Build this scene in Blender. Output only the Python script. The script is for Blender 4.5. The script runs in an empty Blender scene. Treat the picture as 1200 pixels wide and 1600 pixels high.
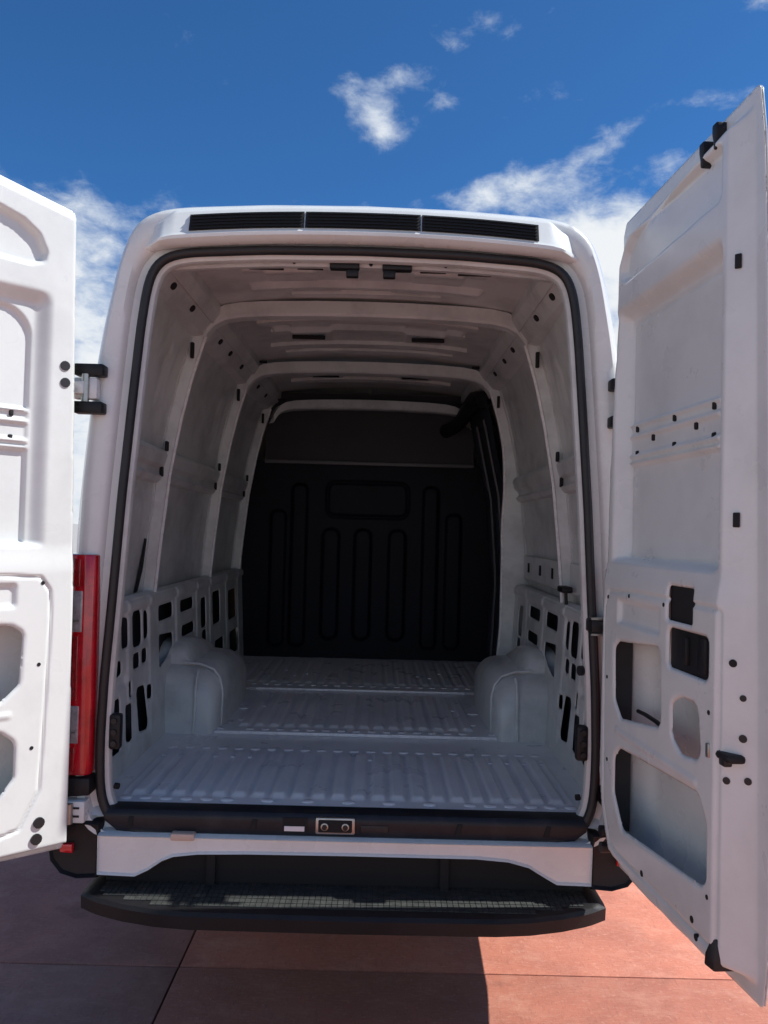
import bpy, bmesh, math, random
import numpy as np
from mathutils import Vector, Matrix

random.seed(7)
SC = bpy.context.scene
COL = SC.collection

# ------------------------------------------------------------------ camera
CX, CY, CZ = .0779, -2.4294, 1.5815
YAW, PITCH, ROLL, FPX = .0054, .0242, .0267, 1213.36
fw = Vector((math.sin(YAW)*math.cos(PITCH), math.cos(YAW)*math.cos(PITCH), math.sin(PITCH)))
rt0 = Vector((math.cos(YAW), -math.sin(YAW), 0))
up0 = rt0.cross(fw)
rt = rt0*math.cos(ROLL) + up0*math.sin(ROLL)
up = up0*math.cos(ROLL) - rt0*math.sin(ROLL)
cam_d = bpy.data.cameras.new('camera')
cam = bpy.data.objects.new('camera', cam_d); COL.objects.link(cam)
cam.matrix_world = Matrix(((rt.x, up.x, -fw.x, CX), (rt.y, up.y, -fw.y, CY), (rt.z, up.z, -fw.z, CZ), (0, 0, 0, 1)))
cam_d.sensor_fit = 'VERTICAL'; cam_d.sensor_height = 24; cam_d.sensor_width = 18
cam_d.lens = 24*FPX/1600
cam_d.clip_start = .05; cam_d.clip_end = 3000
SC.camera = cam

# ------------------------------------------------------------------ sun and exposure
SUN_EL = math.radians(50.8)
SUN_AZ = math.radians(88.3)          # clockwise from +Y (the van's nose) towards +X
sun_dir = Vector((math.sin(SUN_AZ)*math.cos(SUN_EL), math.cos(SUN_AZ)*math.cos(SUN_EL), math.sin(SUN_EL)))
sd = bpy.data.lights.new('sun', 'SUN'); sd.energy = 4.5; sd.angle = math.radians(.53); sd.color = (1, .98, .95)
sun = bpy.data.objects.new('sun', sd); COL.objects.link(sun)
sun.rotation_euler = sun_dir.to_track_quat('Z', 'Y').to_euler(); sun.location = (8, 0, 10)
SC.view_settings.view_transform = 'Standard'; SC.view_settings.look = 'None'
SC.view_settings.gamma = 1; SC.view_settings.exposure = .35
SC.view_settings.use_curve_mapping = False
SC.cycles.max_bounces = 10; SC.cycles.diffuse_bounces = 6

# ------------------------------------------------------------------ world: sky with clouds
W = bpy.data.worlds.new('World'); SC.world = W; W.use_nodes = True
nt = W.node_tree; N = nt.nodes; LK = nt.links
for n in list(N): N.remove(n)
def nd(t, **kw):
    n = N.new(t)
    for k, v in kw.items(): setattr(n, k, v)
    return n
def mth(op, a, b=None, c=None, clamp=False):
    n = nd('ShaderNodeMath', operation=op); n.use_clamp = clamp
    for i, v in enumerate((a, b, c)):
        if v is None: continue
        if isinstance(v, (int, float)): n.inputs[i].default_value = v
        else: LK.new(v, n.inputs[i])
    return n.outputs[0]
def mrange(v, a, b, c=0, d=1, smooth=True):
    n = nd('ShaderNodeMapRange'); n.interpolation_type = 'SMOOTHSTEP' if smooth else 'LINEAR'
    LK.new(v, n.inputs[0])
    for i, x in enumerate((a, b, c, d)): n.inputs[i+1].default_value = x
    return n.outputs[0]
tc = nd('ShaderNodeTexCoord'); sep = nd('ShaderNodeSeparateXYZ'); LK.new(tc.outputs['Generated'], sep.inputs[0])
X_, Y_, Z_ = sep.outputs
az = mth('MULTIPLY', mth('ARCTAN2', X_, Y_), 180/math.pi)
el = mth('MULTIPLY', mth('ARCSINE', Z_), 180/math.pi)
sky = nd('ShaderNodeTexSky'); sky.sky_type = 'NISHITA'; sky.sun_disc = False
sky.sun_elevation = SUN_EL; sky.sun_rotation = SUN_AZ
sky.altitude = 300; sky.air_density = .75; sky.dust_density = .25; sky.ozone_density = 4.5
# clouds: fractal noise over the dome, thick low down, scattered puffs higher up
mp = nd('ShaderNodeMapping'); mp.inputs['Scale'].default_value = (1, 1, 1.7); LK.new(tc.outputs['Generated'], mp.inputs[0])
def noise(scale, detail, rough, dist=0, off=(0, 0, 0)):
    m2 = nd('ShaderNodeMapping'); m2.inputs['Location'].default_value = off; LK.new(mp.outputs[0], m2.inputs[0])
    n = nd('ShaderNodeTexNoise'); n.inputs['Scale'].default_value = scale; n.inputs['Detail'].default_value = detail
    n.inputs['Roughness'].default_value = rough; n.inputs['Distortion'].default_value = dist
    LK.new(m2.outputs[0], n.inputs[0]); return n.outputs[0]
nA = noise(9, 9, .62, .35); nB = noise(26, 8, .62, .3, (3, 1, 2)); nC = noise(3.2, 4, .5, 0, (5, 2, 1))
fine = mth('ADD', mth('MULTIPLY', mth('SUBTRACT', nA, .5), 1.5), mth('MULTIPLY', mth('SUBTRACT', nB, .5), 1.15))
big = mth('SUBTRACT', nC, .5)
low = mth('MULTIPLY_ADD', big, 1.3, mrange(el, 14, 25, .80, -.22, False))
low = mth('MULTIPLY_ADD', mrange(el, 24, 40, 0, 1), -.22, low)
field = low
def blob(a, e, sa, se, amp, rot=0):
    global field
    da = mth('SUBTRACT', az, a); de = mth('SUBTRACT', el, e)
    c, s = math.cos(math.radians(rot)), math.sin(math.radians(rot))
    x = mth('ADD', mth('MULTIPLY', da, c/sa), mth('MULTIPLY', de, s/sa))
    y = mth('ADD', mth('MULTIPLY', da, -s/se), mth('MULTIPLY', de, c/se))
    q = mth('ADD', mth('MULTIPLY', x, x), mth('MULTIPLY', y, y))
    field = mth('ADD', field, mth('MULTIPLY', mth('EXPONENT', mth('MULTIPLY', q, -1)), amp))
blob(-.6, 27.9, 2.5, 2.2, .92, -28); blob(.9, 30.9, 2.0, 1.0, .62); blob(3.6, 29.2, 1.2, .9, .55)
blob(8.5, 23.8, 3.6, 1.7, .62, 6); blob(5.6, 23.4, 2.4, .9, .5); blob(15.5, 20.5, 5.0, 2.6, .85); blob(17, 17, 6, 4, .4)
blob(16.8, 26.8, 3.8, 1.1, .66, 25); blob(20.3, 24.9, 2.6, .9, .48); blob(22.5, 28.2, 4.0, .9, .5)
blob(-21, 18, 4.5, 3.4, .14); blob(5, 33.3, 8, 1.4, .16); blob(26, 32.6, 2.0, .8, .55)
blob(-3.6, 29.8, 1.6, 1.0, .36); blob(-14, 24.5, 6, 3.5, -.35); blob(-2, 24.2, 4.5, 1.6, -.3)
dens = mrange(mth('ADD', field, fine), .02, .86)
cl_col = nd('ShaderNodeMixRGB'); cl_col.inputs[1].default_value = (.60, .68, .80, 1); cl_col.inputs[2].default_value = (.86, .89, .92, 1)
LK.new(mrange(mth('ADD', field, fine), .35, 1.1), cl_col.inputs[0])
tint = nd('ShaderNodeMixRGB'); tint.blend_type = 'MULTIPLY'; tint.inputs[0].default_value = 1
LK.new(sky.outputs[0], tint.inputs[1]); 
tcol = nd('ShaderNodeMixRGB'); tcol.inputs[1].default_value = (.95, 1.0, 1.0, 1); tcol.inputs[2].default_value = (.46, .96, 1.30, 1)
LK.new(mrange(el, 3, 22), tcol.inputs[0]); LK.new(tcol.outputs[0], tint.inputs[2])
SKY_STRENGTH = .085
clb = nd('ShaderNodeMixRGB'); clb.blend_type = 'MULTIPLY'; clb.inputs[0].default_value = 1
LK.new(cl_col.outputs[0], clb.inputs[1]); v = .80/SKY_STRENGTH; clb.inputs[2].default_value = (v, v, v, 1)
mx = nd('ShaderNodeMixRGB'); LK.new(dens, mx.inputs[0]); LK.new(tint.outputs[0], mx.inputs[1]); LK.new(clb.outputs[0], mx.inputs[2])
bg = nd('ShaderNodeBackground'); bg.inputs[1].default_value = SKY_STRENGTH; LK.new(mx.outputs[0], bg.inputs[0])
wo = nd('ShaderNodeOutputWorld'); LK.new(bg.outputs[0], wo.inputs[0])

# ------------------------------------------------------------------ materials
def mat(name, col, rough=.5, metal=0, coat=0, spec=.5, var=0, vscale=6, bump=0, bscale=200, col2=None, v2=(.45, .65), rvar=0):
    m = bpy.data.materials.new(name); m.use_nodes = True
    t = m.node_tree; b = t.nodes['Principled BSDF']
    b.inputs['Base Color'].default_value = (*col, 1); b.inputs['Roughness'].default_value = rough
    b.inputs['Metallic'].default_value = metal; b.inputs['Coat Weight'].default_value = coat
    b.inputs['Coat Roughness'].default_value = .12
    b.inputs['Specular IOR Level'].default_value = spec
    if var or col2 or bump or rvar:
        c = t.nodes.new('ShaderNodeTexCoord')
        n = t.nodes.new('ShaderNodeTexNoise'); n.inputs['Scale'].default_value = vscale; n.inputs['Detail'].default_value = 7
        n.inputs['Roughness'].default_value = .65
        t.links.new(c.outputs['Object'], n.inputs[0])
        r = t.nodes.new('ShaderNodeMapRange'); r.inputs[1].default_value = v2[0]; r.inputs[2].default_value = v2[1]
        t.links.new(n.outputs[0], r.inputs[0])
        k = t.nodes.new('ShaderNodeMixRGB'); t.links.new(r.outputs[0], k.inputs[0])
        k.inputs[1].default_value = (*col, 1)
        k.inputs[2].default_value = (*(col2 or [x*(1-var) for x in col]), 1)
        t.links.new(k.outputs[0], b.inputs['Base Color'])
        if rvar:
            rr = t.nodes.new('ShaderNodeMapRange'); rr.inputs[1].default_value = .3; rr.inputs[2].default_value = .7
            rr.inputs[3].default_value = max(0, rough-rvar); rr.inputs[4].default_value = rough+rvar
            n3 = t.nodes.new('ShaderNodeTexNoise'); n3.inputs['Scale'].default_value = vscale*2.3; n3.inputs['Detail'].default_value = 6
            t.links.new(c.outputs['Object'], n3.inputs[0]); t.links.new(n3.outputs[0], rr.inputs[0]); t.links.new(rr.outputs[0], b.inputs['Roughness'])
        if bump:
            n2 = t.nodes.new('ShaderNodeTexNoise'); n2.inputs['Scale'].default_value = bscale; n2.inputs['Detail'].default_value = 4
            t.links.new(c.outputs['Object'], n2.inputs[0])
            bp = t.nodes.new('ShaderNodeBump'); bp.inputs['Strength'].default_value = bump; bp.inputs['Distance'].default_value = .01
            t.links.new(n2.outputs[0], bp.inputs['Height']); t.links.new(bp.outputs[0], b.inputs['Normal'])
    return m
M = {}
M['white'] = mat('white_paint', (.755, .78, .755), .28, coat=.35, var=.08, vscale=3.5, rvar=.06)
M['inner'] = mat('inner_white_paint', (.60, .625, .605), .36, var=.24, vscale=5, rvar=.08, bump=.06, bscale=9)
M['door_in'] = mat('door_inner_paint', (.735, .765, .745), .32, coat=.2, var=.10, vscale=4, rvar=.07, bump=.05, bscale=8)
M['floor'] = mat('floor_paint', (.80, .825, .81), .31, col2=(.66, .68, .675), vscale=3.5, v2=(.42, .75), rvar=.06, bump=.012, bscale=10)
M['pad'] = mat('worn_pad_edge_glint', (.88, .88, .87), .25, var=.18, vscale=40)  # wear on the weld pads, also a painted glint on rib edges
M['plastic'] = mat('black_plastic', (.012, .012, .0135), .5, spec=.35, var=.3, vscale=8, bump=.12, bscale=260)
M['trim'] = mat('sill_plastic', (.011, .013, .018), .42, spec=.35, col2=(.035, .036, .04), vscale=9, v2=(.5, .8), bump=.08, bscale=200)
M['tread'] = mat('step_tread_plastic', (.06, .064, .06), .6, spec=.25, col2=(.035, .038, .036), vscale=30, v2=(.4, .65))
M['rubber'] = mat('seal_rubber', (.014, .014, .016), .5, var=.3, vscale=12)
M['hole'] = mat('dark_opening', (.008, .008, .009), .8)
M['red'] = mat('red_lens', (.60, .005, .018), .12, coat=1, col2=(.26, .002, .006), vscale=14, v2=(.4, .7))
M['head'] = mat('header_trim', (.022, .022, .022), .6, var=.2)
M['rail'] = mat('grey_rail', (.13, .13, .13), .5)
M['sdoor'] = mat('sliding_door_shade', (.028, .033, .046), .55, var=.3)  # dark base stands in for the lack of light there
M['cell'] = mat('red_cell', (.20, .002, .005), .15, coat=1, col2=(.42, .004, .010), vscale=60, v2=(.4, .62), bump=.25, bscale=90)
M['clear'] = mat('clear_lens', (.42, .40, .41), .12, coat=1, col2=(.26, .23, .24), vscale=40, v2=(.35, .65))
M['metal'] = mat('zinc_metal', (.45, .45, .43), .35, metal=1, var=.25, vscale=25)
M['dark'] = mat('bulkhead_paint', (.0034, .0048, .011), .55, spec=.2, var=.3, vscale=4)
M['under'] = mat('underbody', (.010, .010, .011), .8, spec=.2, col2=(.022, .016, .013), vscale=7)
M['cavity'] = mat('cavity_shade', (.03, .031, .034), .6, var=.3, vscale=10)  # dark base puts the shade of closed cavities into the colour
M['label'] = mat('foil_label', (.75, .75, .76), .3)
M['tab'] = mat('beige_tab', (.62, .47, .38), .5, var=.1)
M['tyre'] = mat('tyre_rubber', (.018, .018, .018), .75, var=.3, vscale=20)
M['glass'] = mat('dark_glass', (.01, .012, .014), .05, coat=1)
M['slat'] = mat('vent_slat', (.010, .011, .014), .4, spec=.3)

# concrete
def concrete(name, r=(.53, .185, .115), r2=(.42, .145, .092), dark=(.20, .09, .07), pale=(.66, .33, .23)):
    m = bpy.data.materials.new(name); m.use_nodes = True; t = m.node_tree; b = t.nodes['Principled BSDF']
    c = t.nodes.new('ShaderNodeTexCoord'); g = t.nodes.new('ShaderNodeNewGeometry')
    def ns(scale, det, ro, sc=(1, 1, 1), rot=0):
        mm = t.nodes.new('ShaderNodeMapping'); mm.inputs['Scale'].default_value = sc; mm.inputs['Rotation'].default_value = (0, 0, rot)
        t.links.new(g.outputs['Position'], mm.inputs[0])
        n = t.nodes.new('ShaderNodeTexNoise'); n.inputs['Scale'].default_value = scale; n.inputs['Detail'].default_value = det
        n.inputs['Roughness'].default_value = ro; n.inputs['Distortion'].default_value = .5; t.links.new(mm.outputs[0], n.inputs[0]); return n.outputs[0]
    def rg(v, a, b_, lo=0, hi=1):
        r_ = t.nodes.new('ShaderNodeMapRange'); r_.interpolation_type = 'SMOOTHSTEP'
        for i, x in enumerate((a, b_, lo, hi)): r_.inputs[i+1].default_value = x
        t.links.new(v, r_.inputs[0]); return r_.outputs[0]
    def mix(f, a, b_, mode='MIX'):
        k = t.nodes.new('ShaderNodeMixRGB'); k.blend_type = mode
        for i, v in enumerate((f, a, b_)):
            if isinstance(v, tuple): k.inputs[i].default_value = (*v, 1)
            elif isinstance(v, float): k.inputs[i].default_value = v
            else: t.links.new(v, k.inputs[i])
        return k.outputs[0]
    c1 = mix(rg(ns(3.2, 8, .65), .36, .66), r, r2)
    c2 = mix(rg(ns(5, 9, .68, (1, 1.8, 1), .5), .46, .74, 0, .5), c1, pale)       # pale trowel streaks
    c2 = mix(rg(ns(24, 6, .65, (1, 7, 1), .55), .50, .68, 0, .34), c2, pale)
    c2 = mix(rg(ns(20, 6, .65, (6, 1, 1), -.35), .54, .70, 0, .35), c2, dark)
    c3 = mix(rg(ns(55, 4, .6), .56, .74, 0, .5), c2, pale)
    c4 = mix(rg(ns(2.1, 9, .7), .56, .74, 0, .6), c3, dark)                                  # stains
    c5 = mix(rg(ns(120, 3, .5), .62, .72, 0, .45), c4, dark)
    oi = t.nodes.new('ShaderNodeObjectInfo'); rnd = rg(oi.outputs['Random'], 0, 1, .88, 1.06)
    cv = t.nodes.new('ShaderNodeCombineXYZ')
    for i in range(3): t.links.new(rnd, cv.inputs[i])
    t.links.new(mix(1.0, c5, cv.outputs[0], 'MULTIPLY'), b.inputs['Base Color'])
    b.inputs['Roughness'].default_value = .78
    bp = t.nodes.new('ShaderNodeBump'); bp.inputs['Strength'].default_value = .35; bp.inputs['Distance'].default_value = .006
    t.links.new(ns(45, 6, .7), bp.inputs['Height']); t.links.new(bp.outputs[0], b.inputs['Normal'])
    return m
M['slab'] = concrete('red_concrete'); M['skylit_slab'] = concrete('skylit_concrete', (.51, .245, .19), (.41, .195, .15), (.21, .105, .088), (.60, .37, .29)); M['fill_slab'] = concrete('fill_concrete', (.42, .40, .37), (.34, .32, .295), (.20, .19, .18), (.52, .50, .47)); M['joint'] = mat('joint_filler', (.16, .09, .075), .9, var=.3, vscale=20)  # left slabs: skylight mixed into the red; unseen ground: grey for neutral fill

# ------------------------------------------------------------------ mesh helpers
def link(name, me, m=None, parent=None):
    me.name = name
    o = bpy.data.objects.new(name, me); COL.objects.link(o)
    if m: me.materials.append(m)
    if parent: o.parent = parent
    return o
def mesh_np(verts, faces, smooth=True, sharp=None):
    me = bpy.data.meshes.new('m'); verts = np.asarray(verts, 'f4'); faces = np.asarray(faces, 'i4')
    n, k = faces.shape
    me.vertices.add(len(verts)); me.vertices.foreach_set('co', verts.ravel())
    me.loops.add(n*k); me.loops.foreach_set('vertex_index', faces.ravel())
    me.polygons.add(n); me.polygons.foreach_set('loop_start', np.arange(0, n*k, k, dtype='i4'))
    me.polygons.foreach_set('loop_total', np.full(n, k, 'i4'))
    me.polygons.foreach_set('use_smooth', np.full(n, smooth))
    me.update(calc_edges=True); me.validate()
    if sharp: me.set_sharp_from_angle(angle=math.radians(sharp))
    return me
class MB:
    def __init__(s): s.b = bmesh.new()
    def box(s, x0, x1, y0, y1, z0, z1, T=None):
        vs = [s.b.verts.new((x, y, z)) for z in (z0, z1) for y in (y0, y1) for x in (x0, x1)]
        if T:
            for v in vs: v.co = T(v.co)
        for f in ((0, 2, 3, 1), (4, 5, 7, 6), (0, 1, 5, 4), (2, 6, 7, 3), (0, 4, 6, 2), (1, 3, 7, 5)): s.b.faces.new([vs[i] for i in f])
        return s
    def loft(s, loops, closed=True, cap=True):
        R = [[s.b.verts.new(p) for p in L] for L in loops]
        n = len(R[0])
        for a, b in zip(R, R[1:]):
            for i in range(n if closed else n-1):
                j = (i+1) % n
                s.b.faces.new((a[i], a[j], b[j], b[i]))
        if cap and closed:
            s.b.faces.new(R[0][::-1]); s.b.faces.new(R[-1])
        return s
    def prism(s, poly, f0, f1):                 # poly (a,b) -> f0(a,b), f1(a,b) points
        return s.loft([[f0(*p) for p in poly], [f1(*p) for p in poly]])
    def tube(s, pts, r, n=8, cap=True):
        pts = [Vector(p) for p in pts]; loops = []; prev = None
        for i, p in enumerate(pts):
            t = (pts[min(i+1, len(pts)-1)]-pts[max(i-1, 0)]).normalized()
            a = prev if prev is not None else (Vector((0, 0, 1)) if abs(t.z) < .9 else Vector((1, 0, 0)))
            a = (a-t*a.dot(t)).normalized(); prev = a; b = t.cross(a)
            rr = r[i] if isinstance(r, (list, tuple)) else r
            loops.append([p+(a*math.cos(k*2*math.pi/n)+b*math.sin(k*2*math.pi/n))*rr for k in range(n)])
        return s.loft(loops, True, cap)
    def cyl(s, c, axis, r, h, n=16):
        c = Vector(c); a = Vector(axis).normalized()
        return s.tube([c-a*h/2, c+a*h/2], r, n)
    def build(s, name, m, parent=None, bevel=0, smooth=30, seg=2):
        bmesh.ops.recalc_face_normals(s.b, faces=s.b.faces)
        if bevel:
            ed = [e for e in s.b.edges if len(e.link_faces) == 2 and e.calc_face_angle(0) > math.radians(35)]
            bmesh.ops.bevel(s.b, geom=ed, offset=bevel, segments=seg, profile=.5, affect='EDGES', clamp_overlap=True)
        me = bpy.data.meshes.new(name); s.b.to_mesh(me); s.b.free()
        for p in me.polygons: p.use_smooth = True
        me.set_sharp_from_angle(angle=math.radians(smooth))
        return link(name, me, m, parent)
# signed distance (negative inside) of a polygon, numpy
def sdp(poly, U, V):
    P = np.array(poly, float); d = np.full(U.shape, 1e9); inside = np.zeros(U.shape, bool)
    for a, b in zip(P, np.roll(P, -1, 0)):
        ex, ey = b-a; wx, wy = U-a[0], V-a[1]
        t = np.clip((wx*ex+wy*ey)/(ex*ex+ey*ey+1e-12), 0, 1)
        d = np.minimum(d, (wx-ex*t)**2+(wy-ey*t)**2)
        c1 = (a[1] <= V) & (b[1] > V); c2 = (a[1] > V) & (b[1] <= V); cr = ex*wy-ey*wx
        inside ^= (c1 & (cr > 0)) | (c2 & (cr < 0))
    d = np.sqrt(d); return np.where(inside, -d, d)
def inset(poly, r):
    P = np.array(poly, float); n = len(P); A = 0
    for a, b in zip(P, np.roll(P, -1, 0)): A += a[0]*b[1]-a[1]*b[0]
    sg = 1 if A > 0 else -1; out = []
    for i in range(n):
        p0, p1, p2 = P[i-1], P[i], P[(i+1) % n]
        d1 = (p1-p0)/np.linalg.norm(p1-p0); d2 = (p2-p1)/np.linalg.norm(p2-p1)
        n1 = np.array([-d1[1], d1[0]])*sg; n2 = np.array([-d2[1], d2[0]])*sg
        k = (n1+n2); k = k/max(k@k, .3)*2
        out.append(p1+k*r)
    return out
def sdr(poly, r, U, V): return sdp(inset(poly, r), U, V)-r
def rect(x0, x1, y0, y1): return [(x0, y0), (x1, y0), (x1, y1), (x0, y1)]
def ss(t): t = np.clip(t, 0, 1); return t*t*(3-2*t)
def sheet(name, us, vs, P, m, parent, h=None, S=None, sharp=None, thick=0):
    """grid sheet: P(U,V,W)->x,y,z with relief W=h(U,V); faces with S>0 are cut away along a snapped contour"""
    U, V = np.meshgrid(us, vs, indexing='ij'); U = U.copy(); V = V.copy(); keep = None
    if S is not None:
        du = us[1]-us[0]; dv = vs[1]-vs[0]
        for _ in range(2):
            s = S(U, V); e = 1e-4
            gx = (S(U+e, V)-s)/e; gy = (S(U, V+e)-s)/e; g2 = np.maximum(gx*gx+gy*gy, .2)
            near = np.abs(s) < .62*max(du, dv)
            st = np.where(near, s/g2, 0)
            mxs = .62*max(du, dv)
            U = U-np.clip(st*gx, -mxs, mxs); V = V-np.clip(st*gy, -mxs, mxs)
        s = S(U, V); s = np.where(np.abs(s) < .12*min(du, dv), 0, s)
        sm = (s[:-1, :-1]+s[1:, :-1]+s[1:, 1:]+s[:-1, 1:])/4
        keep = sm <= 0
    Wd = h(U, V) if h else np.zeros(U.shape)
    X, Y, Z = P(U, V, Wd)
    vt = np.stack([np.broadcast_to(q, U.shape) for q in (X, Y, Z)], -1).reshape(-1, 3)
    nu, nv = U.shape; idx = np.arange(nu*nv).reshape(nu, nv)
    F = np.stack([idx[:-1, :-1], idx[1:, :-1], idx[1:, 1:], idx[:-1, 1:]], -1)
    F = F[keep] if keep is not None else F.reshape(-1, 4)
    used = np.unique(F); mp_ = np.zeros(nu*nv, int); mp_[used] = np.arange(len(used))
    o = link(name, mesh_np(vt[used], mp_[F], True, sharp), m, parent)
    if thick:
        md = o.modifiers.new('thickness', 'SOLIDIFY'); md.thickness = thick; md.offset = 0
    return o
def frange(a, b, d): return np.linspace(a, b, max(2, int(round((b-a)/d))+1))

# ------------------------------------------------------------------ setting: the ground
ground = MB().build('ground', M['joint'])
def quad_ground():
    b = bmesh.new()
    r = 400
    for v in ((-r, -r, -.012), (r, -r, -.012), (r, r, -.012), (-r, r, -.012)): b.verts.new(v)
    b.faces.new(b.verts[:]); b.to_mesh(ground.data); b.free()
quad_ground(); ground['kind'] = 'structure'
SLX, SLY = 3.1, 3.3
slab_me = None
for i in range(-9, 10):
    for j in range(-9, 13):
        if slab_me is None:
            s = MB().box(-SLX/2+.003, SLX/2-.003, -SLY/2+.003, SLY/2-.003, -.10, 0).build('slab', M['slab'], ground, bevel=.004)
            grey_me = s.data; slab_me = grey_me.copy(); grey_me.materials[0] = M['skylit_slab']; fill_me = grey_me.copy(); fill_me.materials[0] = M['fill_slab']; grey_me = fill_me; skylit_me = slab_me.copy(); skylit_me.materials[0] = M['skylit_slab']
        else:
            s = bpy.data.objects.new('slab', fill_me if (j < -1 or i < -2 or i > 2 or j > 3) else (slab_me if i >= 0 else skylit_me)); COL.objects.link(s); s.parent = ground  # slabs out of view coloured grey to add neutral fill light
        s.location = (-.60+SLX/2+i*SLX, .40-SLY/2+j*SLY, random.uniform(-.0015, 0))
bpy.context.view_layer.update()
far = bpy.data.meshes.new('far'); bb = bmesh.new()
x0, x1, y0, y1 = -.6-9*SLX, -.6+10*SLX, .4-SLY-9*SLY, .4+12*SLY
R_ = 900
for q in (((-R_, -R_), (R_, -R_), (R_, y0), (-R_, y0)), ((-R_, y1), (R_, y1), (R_, R_), (-R_, R_)), ((-R_, y0), (x0, y0), (x0, y1), (-R_, y1)), ((x1, y0), (R_, y0), (R_, y1), (x1, y1))):
    bb.faces.new([bb.verts.new((a, b_, -.002)) for a, b_ in q])
bb.to_mesh(far); bb.free()
fo = link('fill_apron', far, M['fill_slab']); fo['kind'] = 'structure'  # unseen far ground, pale grey added as neutral bounce

# ------------------------------------------------------------------ the van
van = bpy.data.objects.new('panel_van', None); COL.objects.link(van)
van['label'] = 'white high-roof panel van seen from behind, both rear doors open on an empty load bay'
van['category'] = 'van'

def interp(tab): 
    a = np.array(tab, float); return lambda z: np.interp(z, a[:, 0], a[:, 1])
# inner edge of the wall ribs, inner face of the skin, outer skin (half widths against height)
Rz = interp([(.6, .80), (.7, .80), (1.28, .846), (1.5, .828), (1.8, .797), (2.03, .757), (2.2, .719), (2.36, .672), (2.5, .62)])
OUT = [(.42, .90), (.62, .915), (.8, .925), (1.1, .94), (1.5, .945), (1.8, .928), (2.0, .905), (2.2, .868), (2.36, .83), (2.46, .79), (2.53, .735), (2.575, .66), (2.60, .54), (2.615, .3), (2.62, 0)]
OUTp = np.array(OUT)
Oz = interp([(z, x) for z, x in OUT])
Sz = lambda z: np.minimum(Oz(z)-.032, Rz(z)+.05)
def catmull(P, n):
    P = np.array(P, float); Q = np.vstack([2*P[0]-P[1], P, 2*P[-1]-P[-2]]); out = []
    for i in range(1, len(Q)-2):
        for t in np.linspace(0, 1, n, endpoint=False):
            p0, p1, p2, p3 = Q[i-1:i+3]
            out.append(.5*((2*p1)+(p2-p0)*t+(2*p0-5*p1+4*p2-p3)*t*t+(3*p1-p0-3*p2+p3)*t**3))
    out.append(Q[-2]); return np.array(out)
prof = catmull(OUT, 6)                                   # (z, x)
arc = np.r_[0, np.cumsum(np.hypot(*np.diff(prof, axis=0).T))]; arc /= arc[-1]
pz = lambda t: np.interp(t, arc, prof[:, 0]); px_ = lambda t: np.interp(t, arc, prof[:, 1])
# plan of the side against y, and the height of the roof against y (0 = full height)
wy = interp([(.02, -.085), (.06, -.06), (.12, -.038), (.3, -.016), (.7, 0), (3.0, 0), (3.9, -.03), (4.5, -.08), (4.8, -.14), (4.98, -.28), (5.05, -.55)])
zy = interp([(.02, -.012), (.1, -.004), (.4, .0), (2.6, .02), (3.0, .0), (3.25, -.10), (3.5, -.33), (4.05, -1.12), (4.2, -1.30), (4.7, -1.46), (4.9, -1.62), (5.05, -1.9)])
def bodyP(s):
    def P(U, V, Wd):
        z = pz(V); x = px_(V)
        k = np.clip(1+wy(U)/.945, .2, 1.1)
        top = 2.62+zy(U); zz = np.where(z > .9, .9+(z-.9)*(np.maximum(top-.9, -.25)/(2.62-.9)), z)
        lean = np.clip((1.5-z)/1.5, 0, 1)*0
        return s*(x*k+Wd), U+0*V, zz
    return P
ys = np.r_[frange(.02, .14, .02), frange(.2, 2.9, .06), frange(3.0, 5.05, .05)]
vsb = np.linspace(0, 1, 90)
def wheelcut(U, V):
    z = pz(V); d = np.maximum(np.hypot(U-1.32, z-.36)-.42, -1); d2 = np.hypot(U-4.32, z-.36)-.42
    return np.maximum(-np.minimum(d, d2), np.minimum(.485-z, .85-U))
for s in (-1, 1):
    sheet('body_side', ys, vsb, bodyP(s), M['white'], van, S=wheelcut, thick=.004)
b = MB(); b.loft([[(-.7, 5.05, z) for z in (.42, .62)][::1] + [(.7, 5.05, .62), (.7, 5.05, .42)], [(-.72, 5.10, .42), (-.72, 5.10, .62), (.72, 5.10, .62), (.72, 5.10, .42)]])
b.build('front_bumper', M['plastic'], van, bevel=.01)
# windscreen and cab windows
for s in (-1, 1):
    q = [(3.25, 1.42), (4.0, 1.38), (3.72, 1.95), (3.35, 2.05), (3.25, 2.05)]
    MB().prism(q, lambda y, z: (s*(Oz(z)+.004-.02*(y-3.2)), y, z), lambda y, z: (s*(Oz(z)-.02-.02*(y-3.2)), y, z)).build('cab_window', M['glass'], van)
MB().prism([(-.74, 0), (.74, 0), (.68, 1), (-.68, 1)], lambda x, t: (x, 4.07-.50*t, 1.55+.72*t), lambda x, t: (x, 4.05-.50*t, 1.53+.72*t)).build('windscreen', M['glass'], van)

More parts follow.
